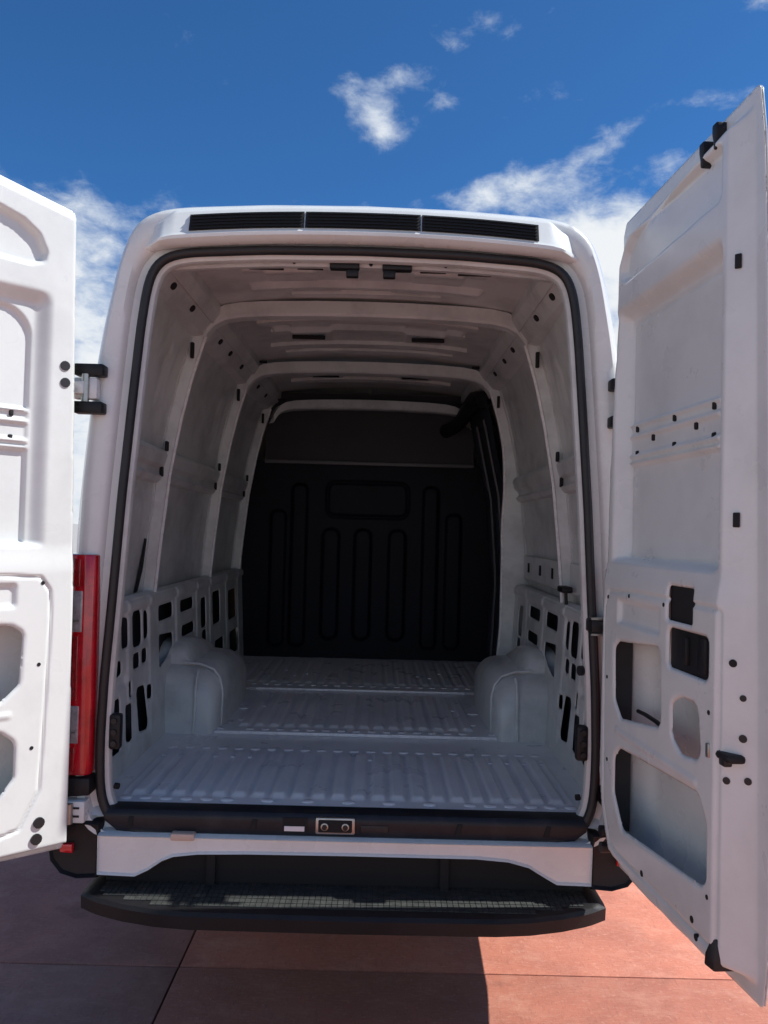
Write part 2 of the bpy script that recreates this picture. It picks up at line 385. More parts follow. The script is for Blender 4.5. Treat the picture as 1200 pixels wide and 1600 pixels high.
# --- rear opening contour, star shaped round (0,1.55)
OPEN = [(.62, .62), (.70, .635), (.755, .67), (.777, .74), (.782, .9), (.776, 1.1), (.760, 1.35), (.742, 1.66), (.72, 1.95), (.70, 2.2), (.683, 2.34), (.665, 2.40), (.63, 2.435), (.56, 2.452), (.3, 2.468), (0, 2.473)]
REAR = [(.70, .60), (.80, .62), (.835, .68), (.845, .8), (.858, 1.1), (.862, 1.4), (.852, 1.7), (.828, 2.0), (.80, 2.2), (.762, 2.40), (.728, 2.51), (.69, 2.552), (.63, 2.575), (.56, 2.583), (.3, 2.598), (0, 2.603)]
C0 = (0, 1.55)
def loop_of(tab):
    h = [(x, z) for x, z in tab]; P = [(0, h[0][1])]+h; P = P+[(-x, z) for x, z in P[::-1]][1:-1]
    return np.array(P, float)
NA = 360
TH = np.linspace(0, 2*np.pi, NA, endpoint=False)-np.pi/2
def polar(P):
    d = P-np.array(C0); a = np.arctan2(d[:, 1], d[:, 0]); 
    out = np.zeros(NA); Q = np.roll(P, -1, 0)
    for i, t in enumerate(TH):
        c, s = math.cos(t), math.sin(t); best = 0
        A = P-np.array(C0); E = Q-P
        den = c*E[:, 1]-s*E[:, 0]; den = np.where(np.abs(den) < 1e-9, 1e-9, den)
        rr = (A[:, 0]*E[:, 1]-A[:, 1]*E[:, 0])/den; k = (A[:, 0]*s-A[:, 1]*c)/den
        ok = (rr > 0) & (k >= -1e-6) & (k <= 1+1e-6)
        out[i] = rr[ok].max()
    return out
def smooth_r(r, n=3):
    for _ in range(n): r = (np.roll(r, 1)+2*r+np.roll(r, -1))/4
    return r
rO = smooth_r(polar(loop_of(OPEN)), 6); rB = smooth_r(polar(loop_of(REAR)), 4)
nx = np.cos(TH); nz = np.sin(TH)
def ringpts(r, off, y):
    # offset along the true contour normal
    x = C0[0]+r*nx; z = C0[1]+r*nz
    tx = np.roll(x, -1)-np.roll(x, 1); tz = np.roll(z, -1)-np.roll(z, 1); L = np.hypot(tx, tz)
    ox, oz = tz/L, -tx/L
    return np.stack([x+ox*off, np.full(NA, y) if np.isscalar(y) else y, z+oz*off], -1)
def ring(name, loops, m, closed_section=False):
    n = len(loops); vt = np.vstack(loops); F = []
    for k in range(n if closed_section else n-1):
        a = k*NA; b_ = ((k+1) % n)*NA
        i = np.arange(NA); j = (i+1) % NA
        F.append(np.stack([a+i, a+j, b_+j, b_+i], -1))
    return link(name, mesh_np(vt, np.vstack(F), True, 40), m, van)
# seal: fat black rubber section running round the opening
seal = []
for k in range(10):
    a = 2*math.pi*k/10
    seal.append(ringpts(rO, -.010+.0145*math.cos(a), +.008+.016*math.sin(a)))
ring('door_seal', seal, M['rubber'], True)
# painted return inside the seal, then the jamb running in to the wall skin
ring('aperture_flange', [ringpts(rO, -.016, .014), ringpts(rO, -.023, .016), ringpts(rO, -.033, .024), ringpts(rO, -.036, .040), ringpts(rO, -.032, .055), ringpts(rO, -.01, .064), ringpts(rO, .05, .075)], M['inner'])
# pillar face round the opening out to the body corner
def blend(t): return rO*(1-t)+rB*t
ring('rear_frame', [ringpts(rO, -.012, .016), ringpts(rO, .006, .026), ringpts(rO, .016, .027), ringpts(rO, .030, .020), ringpts(rO, .036, .004), ringpts(blend(.52), 0, -.010), ringpts(blend(.85), 0, -.014), ringpts(rB, -.004, -.006), ringpts(rB, .004, .012), ringpts(rB, .018, .040)], M['white'])

# roof spoiler above the opening, with three dark louvred vents
def crown(x): return -.030*(abs(x)/.62)**2.2
spo = [(-.010, 2.478), (-.040, 2.482), (-.056, 2.490), (-.058, 2.500), (-.048, 2.512), (-.030, 2.578), (-.020, 2.592), (.0, 2.602), (.06, 2.606), (.06, 2.50)]
b = MB(); loops = []
xs_ = list(np.linspace(-.715, -.58, 28))+list(np.linspace(-.57, .57, 40))+list(np.linspace(.58, .715, 28))
for x in xs_:
    k = np.clip((.635-abs(x))/.055, 0, 1); k = k*k*(3-2*k)
    fade = ss((.685-abs(x))/.07)
    L = []
    for (y, z) in spo:
        zl = 2.478+(z-2.478)*(.74+.26*k) if z > 2.478 else z
        L.append((x, .03+(y-.03)*(.40+.60*fade), zl+crown(x)))
    loops.append(L)
spoiler = b.loft(loops).build('roof_spoiler', M['white'], van, smooth=45)
spoiler.cycles.shadow_terminator_geometry_offset = .4
for (xa, xb) in ((-.535, -.181), (-.1765, .1805), (.185, .548)):
    b = MB(); lp = []
    for x in np.linspace(xa, xb, 9):
        c = crown(x); lp.append([(x, -.0505+.004, 2.513+c), (x, -.0525, 2.5135+c), (x, -.0365, 2.569+c), (x, -.030, 2.569+c)])
    g = b.loft(lp).build('vent_grille', M['hole'], spoiler)
    for q in range(5):
        t = (q+.5)/5; b = MB(); lp = []
        for x in np.linspace(xa+.006, xb-.006, 9):
            c = crown(x); y = -.0525+.016*t; z = 2.5135+.0555*t+c
            lp.append([(x, y-.006, z-.003), (x, y-.006, z-.001), (x, y+.004, z+.003), (x, y+.004, z+.001)])
        b.loft(lp).build('vent_slat', M['slat'], spoiler)

# --- tail lights
for s in (-1, 1):
    sec = [(.792, .03), (.790, -.012), (.797, -.026), (.812, -.031), (.858, -.030), (.890, -.012), (.912, .03), (.922, .10), (.922, .15), (.80, .15)]
    def lp(z): return [(s*(x-.002*(z-.8)*0), y, z) for x, y in sec]
    tl = MB().loft([lp(.807), lp(1.484)]).build('tail_light', M['red'], van, bevel=.006)
    for (z0, z1) in ((1.245, 1.372), (.905, 1.02)):
        sc2 = [(.827, .02), (.827, -.0325), (.859, -.0325), (.8915, -.0145), (.9145, .029), (.9245, .099), (.9245, .14), (.84, .14)]
        MB().loft([[(s*x, y, z0) for x, y in sc2], [(s*x, y, z1) for x, y in sc2]]).build('clear_lens', M['clear'], tl, bevel=.003)
        MB().box(s*.836, s*.86, -.0345, -.03, z0+.032, z0+.037).build('lens_bar', M['metal'], tl)
    for (z0, z1) in ((1.385, 1.470), (1.035, 1.232), (.820, .893)):
        sc2 = [(.838, .02), (.838, -.0315), (.859, -.0315), (.8905, -.0135), (.9135, .029), (.9235, .099), (.9235, .14), (.84, .14)]
        MB().loft([[(s*x, y, z0) for x, y in sc2], [(s*x, y, z1) for x, y in sc2]]).build('reflector_cell', M['cell'], tl, bevel=.002)
    MB().prism([(.785, .748), (.925, .735), (.925, .80), (.787, .802)], lambda x, z: (s*x, -.034, z), lambda x, z: (s*x, .14, z)).build('lamp_base', M['plastic'], van, bevel=.008)
    cb = MB()
    lo = []
    for (y, sc_, dz) in ((-.012, .86, .02), (-.028, .93, .008), (-.014, 1, 0), (.1, 1.03, 0), (.75, 1.03, 0)):
        base = [(.755, .665), (.755, .495), (.82, .490), (.872, .505), (.905, .545), (.915, .60), (.912, .655), (.89, .668)]
        cx_, cz_ = .83, .58
        lo.append([(s*(cx_+(x-cx_)*sc_), y, cz_+(z-cz_)*sc_) for x, z in base])
    cbo = cb.loft(lo).build('corner_bumper', M['plastic'], van, bevel=.004)
    MB().prism([(.832, .572), (.872, .575), (.872, .60), (.834, .60)], lambda x, z: (s*x, -.031, z), lambda x, z: (s*x, -.01, z)).build('reflector', M['red'], cbo, bevel=.004)

# --- painted cross member under the sill, black step below
cm = [(-.757, .628), (-.755, .511), (-.641, .508), (-.60, .528), (-.56, .556), (-.525, .570), (-.45, .579), (-.30, .583), (.0, .585), (.40, .585), (.50, .578), (.564, .562), (.61, .535), (.65, .513), (.755, .511), (.757, .628)]
lo = []
for (y, sh) in ((-.022, .006), (-.030, .002), (-.032, 0), (-.022, -.004), (.06, -.01)):
    L = []
    for i, (x, z) in enumerate(cm):
        zz = z+sh*(1 if z < .6 else -1)
        L.append((x, y, zz))
    lo.append(L)
MB().loft(lo).build('rear_crossmember', M['white'], van, bevel=.0)
MB().box(-.535, -.462, -.034, .0, .618, .640).build('beige_tab', M['tab'], van, bevel=.005)
MB().box(-.75, .75, .040, .055, .40, .60).build('gap_shade_panel', M['hole'], van)  # black sheet in the gap behind the step, painted-in shade
for x in (-.42, .31):
    MB().box(x-.014, x+.014, .022, .06, .38, .575).build('step_bracket', M['hole'], van, bevel=.003)
ST = .462
def front(x): 
    a = abs(x); return np.interp(a, [0, .45, .55, .65, .74, .80], [-.155, -.150, -.138, -.112, -.075, -.035])
xs_ = np.linspace(-.80, .80, 65); lo = []
for x in xs_:
    f = front(x); e = np.clip((.80-abs(x))/.012, 0, 1)
    d = .010*(1-e)
    lo.append([(x, .10, ST-d), (x, f+.022, ST-d), (x, f+.008, ST-.003-d), (x, f, ST-.014), (x, f+.004, ST-.052), (x, f+.02, ST-.060), (x, .10, ST-.060)])
step = MB().loft(lo).build('rear_step', M['plastic'], van, smooth=35)
bt = MB()
for i in range(86):
    x = -.735+i*.0173
    for j in range(9):
        y = .085-j*.0265
        if y-.010 < front(x)+.024: continue
        bt.box(x-.0076, x+.0076, y-.0118, y+.0118, ST-.0005, ST+.0026)
tg = bt.build('step_tread', M['tread'], step); tg['kind'] = 'stuff'

# --- sill trim with latch
si = []
for x in np.linspace(-.745, .745, 41):
    e = np.clip((.745-abs(x))/.07, 0, 1); e = math.sqrt(max(0, 1-(1-e)**2)); zb = .632+(.665-.632)*(1-e)
    si.append([(x, .055, .704), (x, .018, .7055), (x, -.002, .700), (x, -.010, .690), (x, -.012, .676), (x, -.008, zb+.01), (x, -.004, zb), (x, .05, zb)])
sill = MB().loft(si).build('sill_trim', M['trim'], van, smooth=35)
for x in (-.665, -.285, .348, .622):
    MB().prism([(-.012, .648), (.006, .648), (.012, .682), (-.004, .682)], lambda a, z: (x+a, -.0145, z), lambda a, z: (x+a, .0, z)).build('trim_clip', M['hole'], sill, bevel=.002)
lt = MB().box(-.095, .028, -.017, .0, .642, .694).build('latch_striker', M['metal'], sill, bevel=.006)
MB().box(-.086, .019, -.0205, -.012, .649, .688).build('latch_pocket', M['hole'], lt, bevel=.006)
for x in (-.066, -.002):
    MB().cyl((x, -.0215, .668), (0, 1, 0), .012, .006).build('striker_bolt', M['metal'], lt, bevel=.002)
    MB().cyl((x, -.026, .668), (0, 1, 0), .008, .004).build('bolt_head', M['rubber'], lt)
MB().box(-.195, -.120, -.0145, .0, .648, .690).build('label_pocket', M['hole'], sill)
MB().box(-.190, -.128, -.0165, -.012, .6505, .665).build('rating_label', M['label'], sill)
MB().box(.045, .13, -.0138, .0, .650, .672).build('embossed_plate', M['rubber'], sill, bevel=.002)

# --- load floor
FL = .700
def floor_h(U, V):
    ph = (U/.0655) % 1.0
    rib = ss((.5-np.abs(ph-.5)-.10)/.13)
    def seg(a, b_): return ss((V-a)/.03)*ss((b_-V)/.03)
    kx = ss((.745-np.abs(U))/.02)
    z = rib*.010*seg(.125, .645)*kx
    kx2 = ss((.53-np.abs(U))/.02)
    z = z+rib*.009*seg(.985, 1.69)*kx2+rib*.006*seg(1.92, 2.72)*kx
    z = z+.012*ss((V-.895)/.012)-.0*U+.009*ss((V-1.765)/.012)
    z = z-.022*ss((.03-V)/.03)
    rng = np.sin(U*37)*np.sin(V*23)*.0007
    return z+rng
lfloor = sheet('load_floor', frange(-.90, .90, .0055), frange(.0, 2.80, .011), lambda U, V, Wd: (U, V, FL+Wd), M['floor'], van, h=floor_h)
pad_me = None
def pad(x, y, z, sx=1., sy=1.):
    global pad_me
    if pad_me is None:
        b = MB(); b.loft([[(.5*math.cos(a)*r, .5*math.sin(a)*r, h) for a in np.linspace(0, 2*np.pi, 14, endpoint=False)] for r, h in ((1, -.0035), (1, .0014), (.82, .0030))])
        o = b.build('weld_pad', M['pad'], lfloor, smooth=60); pad_me = o.data
    else:
        o = bpy.data.objects.new('weld_pad', pad_me); COL.objects.link(o); o.parent = lfloor
    o.location = (x, y, z+.0006); o.scale = (.042*sx, .034*sy, 1)
    o.rotation_euler.z = random.uniform(-.2, .2)
for i in range(-11, 12):
    x = i*.0655
    if abs(x) < .74:
        if not (abs(i) < 6 and i % 2): pad(x+.002, .104, FL, 1.0, .9)
        pad(x+.002, .683, FL, .9, .8)
        if i in (-11, -10, -8, -7, -6, 1, 8, 9, 10, 11): pad(x+.002, .565+.006, FL, .75, .6)
        if abs(x) < .50 or abs(i) == 9: pad(x+.002, .945, FL+.012, .9, .8)
        if abs(x) < .62: pad(x, 1.872, FL+.021, .8, .8)
for s in (-1, 1):
    for (x, y) in ((.52, 1.10), (.43, 1.16), (.36, 1.13), (.55, 1.32), (.46, 1.38), (.37, 1.36), (.50, 1.60), (.42, 1.66), (.40, 2.15), (.33, 2.2), (.47, 2.3)):
        pad(s*x, y, FL+(.012 if y < 1.77 else .021), random.uniform(.8, 1.3), .7)
MB().box(-.60, .60, .888, .893, FL+.004, FL+.0165).build('floor_seam', M['pad'], lfloor, bevel=.002)
MB().box(-.56, .56, 1.758, 1.763, FL+.014, FL+.0255).build('floor_seam', M['pad'], lfloor, bevel=.002)

# --- wheel boxes
for s in (-1, 1):
    lo = []
    ysec = [.885, .895, .93, .985, 1.06, 1.20, 1.36, 1.50, 1.62, 1.70, 1.755, 1.78]
    hh =   [.02, .175, .232, .262, .277, .282, .280, .268, .24, .19, .10, .02]
    ins =  [.625, .610, .598, .588, .580, .578, .578, .582, .592, .605, .62, .635]
    for y, h, xi in zip(ysec, hh, ins):
        z1 = FL+h; r = min(.10, h*.5)
        L = [(s*.93, y, FL-.02), (s*xi, y, FL-.02), (s*xi, y, z1-r)]
        for k in range(1, 6):
            a = k/5*math.pi/2; L.append((s*(xi+r-r*math.cos(a)), y, z1-r+r*math.sin(a)))
        L += [(s*.75, y, z1+.006), (s*.93, y, z1+.012)]
        lo.append(L)
    wa = MB().loft(lo, cap=True).build('wheel_arch', M['inner'], van, smooth=38)
    # pressed swage lines over the box and the raised hump against the wall
    pts = [(s*.688, .884, .705)]+[(s*.684, y-.004, z) for y, z in ((.889, .80), (.893, .89), (.915, .935), (.94, .958))]
    MB().tube(pts, .007, 8).build('swage_line', M['inner'], wa)
    MB().tube([(s*(.592), .985, .715), (s*.588, .985, .80), (s*.588, .985, .868), (s*.60, .985, .92), (s*.63, .985, .958), (s*.685, .985, .978), (s*.76, .985, .984)], .006, 8).build('swage_line', M['inner'], wa)
    hl = []
    for y, h in ((1.0, .0), (1.03, .025), (1.08, .042), (1.15, .05), (1.25, .045), (1.36, .025), (1.45, 0)):
        hl.append([(s*.93, y, .96), (s*.71, y, .96), (s*.735, y, .99+h*.7), (s*.765, y, 1.012+h), (s*.80, y, 1.014+h*1.05), (s*.93, y, 1.014+h*1.05)])
    MB().loft(hl).build('arch_hump', M['inner'], wa, smooth=50)
    for (y, z) in ((.884, .975), (.884, .92), (.884, .84), (.884, .79)):
        MB().box(s*.822, s*.834, y-.006, y+.004, z-.012, z+.012).build('drain_slot', M['hole'], wa)

# --- side walls
def wall_skin(s):
    def P(U, V, Wd): return s*(Sz(V)+wy(U)-Wd), U, V+0*U
    def h(U, V):
        w = np.zeros(U.shape)
        for (a, b_) in ((.10, .72), (.92, 1.76), (1.96, 2.70)):        # pressed panels between the ribs
            ku = ss((U-a-.04)/.05)*ss((b_-.10-U)/.05)
            w -= .008*ku*(ss((V-1.36)/.05)*ss((1.72-V)/.04)+ss((V-1.93)/.05)*ss((2.26-V)/.05))
            kb = ss((U-b_+.17)/.015)*ss((b_-.06-U)/.02)
            w += .007*kb*ss((V-1.5)/.06)*ss((1.70-V)/.05) + .007*kb*ss((V-2.0)/.06)*ss((2.3-V)/.05)
            w += .003*ss((U-a-.1)/.02)*ss((b_-.2-U)/.02)*ss((V-1.44)/.01)*ss((1.45-V)/.01)
        w += .0015*np.sin(V*9+U*2)
        return w
    return P, h
lat_holes = [rect(.255, .285, 1.13, 1.24), rect(.495, .585, 1.125, 1.245), rect(.835, 1.04, 1.185, 1.235), rect(1.19, 1.42, 1.185, 1.225),
    [(.835, .99), (.95, 1.02), (1.035, 1.06), (1.035, 1.10), (.835, 1.115)], rect(1.21, 1.43, 1.068, 1.105), rect(1.24, 1.45, .96, 1.018),
    [(.29, 1.05), (.345, 1.045), (.35, 1.087), (.292, 1.09)], rect(.495, .555, 1.045, 1.087), rect(.60, .65, 1.05, 1.09),
    [(.55, .80), (.66, .785), (.613, .95), (.525, .957)], rect(.255, .325, .79, .96),
    rect(1.88, 2.06, 1.045, 1.21), rect(1.92, 2.14, .80, .935), rect(2.32, 2.56, 1.02, 1.185), rect(2.34, 2.6, .80, .93),
    rect(.37, .41, 1.14, 1.235), rect(.63, .665, 1.14, 1.235), rect(.40, .44, .80, .92), rect(1.62, 1.70, .98, 1.03), rect(.425, .455, .955, 1.0), rect(.66, .69, .90, .94), rect(1.60, 1.70, 1.06, 1.20)]
rad = [.012, .02, .015, .015, .012, .012, .012, .012, .012, .012, .018, .01, .02, .02, .02, .02, .012, .012, .012, .01, .01, .01, .02]
def lat_S(U, V):
    d = np.full(U.shape, 1e9)
    for p, r in zip(lat_holes, rad):
        d = np.minimum(d, sdr(p, r, U, V)-.008)
    return -d
def lat_h(U, V):
    d = -lat_S(U, V)
    w = -.004*ss((.010-d)/.010)
    for y in (.43, .70, 1.11, 1.50, 1.80, 2.24, 2.62):
        w += .006*ss((.030-np.abs(U-y))/.010)*ss((V-.74)/.03)
    w += .010*ss((V-1.255)/.012)*ss((1.30-V)/.01)
    w -= .010*ss((.030-np.abs(V-1.02))/.02)*ss((U-.3)/.02)*ss((.42-U)/.02)
    return w
for s in (-1, 1):
    P, h = wall_skin(s)
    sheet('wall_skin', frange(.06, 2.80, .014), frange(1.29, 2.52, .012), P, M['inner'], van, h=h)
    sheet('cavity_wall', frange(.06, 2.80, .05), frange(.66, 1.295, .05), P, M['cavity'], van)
    lat = sheet('side_lattice', frange(.062, 2.79, .0062), frange(.66, 1.305, .0062), lambda U, V, Wd: (s*(np.interp(V, [.66, 1.3], [.805, .838])-Wd), U, V), M['inner'], van, h=lat_h, S=lat_S, thick=.002)
    MB().prism([(.835, 1.303), (.868, 1.312), (.868, 1.296), (.835, 1.290)], lambda x, z: (s*x, .07, z), lambda x, z: (s*x, 2.79, z)).build('belt_shelf', M['inner'], van, bevel=.003)
    # hat section ribs, following the lean of the wall
    for y in (.80, 1.85, 2.74):
        lo = []
        zb = 1.29
        thickrib = (s > 0 and y == 1.85)
        if thickrib: zb = .70
        for z in np.linspace(zb, 2.40, 34):
            a, c = float(Rz(z)), float(Sz(z)); w1 = .011+(.022 if thickrib else 0); w2 = .030+(.03 if thickrib else 0)
            if thickrib: a = (min(a, .83)-.075*float(ss((2.15-z)/.7)))
            lo.append([(s*(c+.004), y-w2, z), (s*(c-.004), y-w2, z), (s*(c-.006), y-w1-.010, z), (s*(a+.008), y-w1, z), (s*a, y-w1+.003, z), (s*a, y+w1-.003, z), (s*(a+.010), y+w1, z), (s*(c-.006), y+w1+.012, z), (s*(c-.004), y+w2, z), (s*(c+.004), y+w2, z)])
        rb = MB().loft(lo).build('wall_rib', M['inner'], van, smooth=20)
        lo = []                                              # folded edge along the rib, paler colour for the light it catches
        for z in np.linspace(1.26 if not thickrib else .80, 2.37, 30):
            a = float(Rz(z)) if not thickrib else min(float(Rz(z)), .83)-.075*float(ss((2.15-z)/.7))
            lo.append((s*(a-.002), y-(.010 if not thickrib else .030), z))
        MB().tube(lo, .0065, 6).build('rib_edge_glint', M['pad'], rb)
        for z, dy in () if thickrib else ((1.905, -.045), (1.862, -.05), (1.80, -.045), (1.845, .05)):
            MB().box(s*(Rz(z)+.018), s*(Rz(z)+.03), y+dy-.012, y+dy+.012, z-(.02 if dy != -.05 else .010), z+(.02 if dy != -.05 else .010)).build('rib_slot', M['hole'], rb, bevel=.003)
        MB().box(s*(Rz(2.32)+.02), s*(Rz(2.32)+.035), y-.055, y-.038, 2.27, 2.335).build('rib_slot', M['hole'], rb, bevel=.003)
    # waist beam, a shallow pressed channel from pillar to pillar
    for (ya, yb) in ((.08, .76), (.84, 1.81), (1.89, 2.70)):
        if s > 0 and ya > 1.8: continue
        q = [(1.752, -.004), (1.760, .020), (1.780, .030), (1.794, .014), (1.812, .014), (1.826, .032), (1.868, .036), (1.886, .024), (1.898, -.004)]
        MB().loft([[(s*(Sz(z)+wy(y)-w), y, z) for z, w in q] for y in (ya, ya+.15, ya+.35, yb)]).build('waist_beam', M['inner'], van, smooth=25)
    # roof rail box along the corner of roof and wall
    q = [(.745, 2.362), (.695, 2.370), (.678, 2.376), (.670, 2.386), (.640, 2.424), (.634, 2.420), (.616, 2.446), (.606, 2.462), (.604, 2.53), (.76, 2.50)]
    rr = MB().loft([[(s*x, y, z) for x, z in q] for y in (.072, 1.4, 2.79)]).build('roof_rail', M['inner'], van, smooth=25)
    for y in (.23, .50, 1.02, 1.25, 1.55, 2.1, 2.4):
        MB().loft([[(s*(.654+.0085*math.cos(a)+dx), y+.020*math.sin(a), 2.4055-.0105*math.cos(a)+dz) for a in np.linspace(0, 2*np.pi, 12, endpoint=False)] for dx, dz in ((.004, .004), (-.0035, -.003))]).build('rail_plug', M['hole'], rr)
    # tie strip with slots under the belt
    if s > 0:
        ts = sheet('tie_strip', frange(.44, 1.98, .008), frange(1.335, 1.475, .006), lambda U, V, Wd: (.872-Wd+.006*0, U, V), M['inner'], van,
            S=lambda U, V: np.maximum(sdr(rect(.45, 1.97, 1.345, 1.468), .058, U, V), -np.minimum.reduce([sdr(rect(y-.012, y+.012, 1.385, 1.43), .005, U, V) for y in (.86, 1.10, 1.37, 1.66)])), thick=.003)
        for y in (.86, 1.10, 1.37, 1.66): MB().box(.866, .8705, y-.014, y+.014, 1.383, 1.432).build('strip_slot_shade', M['hole'], ts, bevel=.001)  # black boxes stand for the dark cavity behind the slots
        gd = MB().box(.81, .855, .66, .75, 1.352, 1.378).build('wall_bracket', M['plastic'], van, bevel=.008)
        MB().tube([(.835, .70, 1.36), (.838, .70, 1.31), (.834, .70, 1.27)], .007).build('bracket_pin', M['plastic'], gd)
    else:
        MB().prism([(.655, 1.31), (.68, 1.315), (.715, 1.40), (.722, 1.52), (.712, 1.525), (.69, 1.42)], lambda y, z: (-(Sz(z)-.006), y, z), lambda y, z: (-(Sz(z)-.014), y, z)).build('wall_slot', M['hole'], van)
    # latch plates on the opening flange
    b = MB().box(s*.715, s*.752, .018, .05, .875, .985)
    lp_ = b.build('flange_latch', M['plastic'], van, bevel=.008)
    for z in (.895, .93, .965): MB().cyl((s*.734, .016, z), (0, 1, 0), .009, .01, 10).build('latch_rivet', M['rubber'], lp_)
    MB().cyl((s*.728, .045, .755), (s, .2, 0), .010, .012, 10).build('flange_plug', M['hole'], van)
    MB().cyl((s*.728, .040, 1.155 if s > 0 else 1.6), (s, .3, 0), .016, .012, 10).build('flange_plug', M['rubber'], van)

# sliding door inside (right, foremost bay): panel with upright slots, coloured dark for the unlit bay
def sd_h(U, V):
    d = np.minimum.reduce([sdr(rect(a, a+.07, z0, z1), .02, U, V) for a in (2.05, 2.2, 2.36, 2.52) for z0, z1 in ((.82, 1.22), (1.32, 1.72))])
    w = -.022*ss((.004-d)/.014)
    w += -.02*ss((.006-sdr(rect(2.05, 2.62, 1.86, 2.25), .05, U, V))/.02)
    return w
sheet('sliding_door', frange(1.90, 2.72, .009), frange(.72, 2.36, .01), lambda U, V, Wd: (np.interp(V, [.7, 1.3, 1.8, 2.36], [.79, .815, .775, .655])-Wd, U, V), M['sdoor'], van, h=sd_h)
for y in (2.12, 2.44):
    MB().tube([(float(np.interp(z, [.7, 1.3, 1.8, 2.36], [.79, .815, .775, .655]))-.004, y-(2.3-z)*.02, z) for z in np.linspace(.8, 2.25, 14)], .007, 6).build('door_rib', M['rail'], van)
lm = [(.655, 1.98, 2.345), (.62, 2.10, 2.36), (.60, 2.3, 2.33), (.585, 2.5, 2.30), (.55, 2.66, 2.27), (.50, 2.74, 2.255)]
MB().tube(lm, [.05, .055, .05, .045, .04, .045], 10).build('rail_cover', M['plastic'], van)

# --- roof inside
def roofP(U, V, Wd): return U, V, 2.545-.055*(np.abs(U)/.66)**2.6+Wd
def roof_h(U, V):
    w = np.zeros(U.shape)
    for (a, b_) in ((.15, .77), (.92, 1.82), (1.95, 2.72)):
        L = b_-a
        for c in (.34, .70):
            y = a+L*c
            w -= .022*ss((.030-np.abs(V-y))/.010)*ss((.46-np.abs(U))/.02)
        for x in (-.27, .27):
            w -= .012*ss((.10-np.abs(U-x))/.010)*ss((V-a-.10)/.015)*ss((a+L*.62-V)/.015)
    return w
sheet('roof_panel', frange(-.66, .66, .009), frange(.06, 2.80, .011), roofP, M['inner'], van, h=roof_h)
bow_arc = [(.672, 2.355), (.655, 2.385), (.628, 2.418), (.588, 2.440), (.52, 2.453), (.40, 2.461), (.2, 2.467), (0, 2.469)]
bow = np.array(bow_arc+[(-x, z) for x, z in bow_arc[-2::-1]])
for k, (y, dz) in enumerate(((.80, 0), (1.85, -.022), (2.72, -.085))):
    lo = []
    for x, z in bow:
        n = .050; sl = abs(x)/.672
        lo.append([(x*(1 if k < 2 else .95), y-.030, z+.060+dz), (x*(1 if k < 2 else .95), y-.026, z+.010+dz), (x, y-.018, z+dz), (x, y+.030, z-.003+dz), (x, y+.036, z+.006+dz), (x, y+.040, z+.060+dz)])
    rbw = MB().loft(lo).build('roof_bow', M['inner'], van, smooth=22)
    for s in (-1, 1):
        MB().box(s*.565, s*.615, y-.034, y-.022, 2.508+dz, 2.520+dz).build('bow_slot', M['hole'], rbw)
for y, x in ((1.32, .30), (2.25, .28)):
    for s in (-1, 1):
        MB().box(s*(x-.09), s*(x+.07), y, y+.012, 2.502, 2.522).build('roof_slot', M['hole'], van, bevel=.004)
for y, xa, xb in ((.33, -.45, .45), (.58, -.44, -.10), (.58, .10, .44), (.66, -.30, .30), (1.05, -.50, .50), (1.22, -.46, .46), (1.50, -.50, .50), (1.64, -.44, .44), (2.05, -.50, .50), (2.22, -.5, .5), (2.42, -.50, .50)):
    lo = []
    for x in np.linspace(xa, xb, 21):
        z = 2.545-.055*(abs(x)/.66)**2.6
        lo.append([(x, y, z+.01), (x, y+.004, z-.018), (x, y+.040, z-.022), (x, y+.055, z+.01)])
    MB().loft(lo).build('roof_stiffener', M['inner'], van, smooth=30)
# header beam above the opening
lo = []
for x in np.linspace(-.62, .62, 31):
    c = -.026*(abs(x)/.62)**2.4
    lo.append([(x, .062, 2.438+c), (x, .072, 2.433+c), (x, .112, 2.440+c), (x, .126, 2.452+c), (x, .130, 2.53+c), (x, .06, 2.53+c)])
hdr = MB().loft(lo).build('rear_header', M['inner'], van, smooth=28)
for xa, xb in ((-.375, -.26), (-.215, -.13), (.19, .275), (.315, .425)):
    c = -.026*(abs(xa+xb)/1.24)**2.4
    MB().box(xa, xb, .110, .1165, 2.4365+c, 2.448+c).build('header_slot', M['hole'], hdr, bevel=.001)
for s, x in ((-1, -.03), (1, .095)):
    xx = .028+s*.085
    lb = MB().box(xx-.048, xx+.048, .052, .085, 2.423, 2.446).build('header_latch', M['plastic'], hdr, bevel=.005)
    MB().box(.028+s*.06-.020, .028+s*.06+.020, .060, .085, 2.400, 2.424).build('latch_hook', M['plastic'], lb, bevel=.004)
MB().cyl((.028, .056, 2.440), (0, 1, 0), .006, .014, 8).build('header_bolt', M['hole'], hdr)
for x in (-.22, .27): MB().cyl((x, .060, 2.441), (0, 1, 0), .006, .01, 8).build('header_bolt', M['hole'], hdr)

# --- bulkhead
def bh_h(U, V):
    w = np.zeros(U.shape)
    d = sdr(rect(-.275, .265, 1.67, 1.90), .055, U, V)
    w += .012*ss((.012-np.abs(d))/.010)-.006*ss(-d/.02)
    for x in (-.245, -.03, .20):
        d = sdr(rect(x-.055, x+.055, .85, 1.585), .05, U, V); w += .020*ss((.008-d)/.018)
    for x in (-.60, -.46, .42, .575): 
        d = sdr(rect(x-.05, x+.05, .80, 1.88 if abs(x) < .5 else 1.7), .04, U, V); w += .020*ss((.008-d)/.018)
    return w
bk = sheet('bulkhead', frange(-.84, .84, .008), frange(.68, 2.03, .008), lambda U, V, Wd: (U, 2.795-Wd, V), M['dark'], van, h=bh_h)
MB().box(-.70, .70, 2.755, 2.79, 2.015, 2.040).build('bulkhead_rail', M['rail'], bk, bevel=.006)
MB().box(-.70, .70, 2.786, 2.80, 2.03, 2.50).build('bulkhead_header', M['head'], bk)

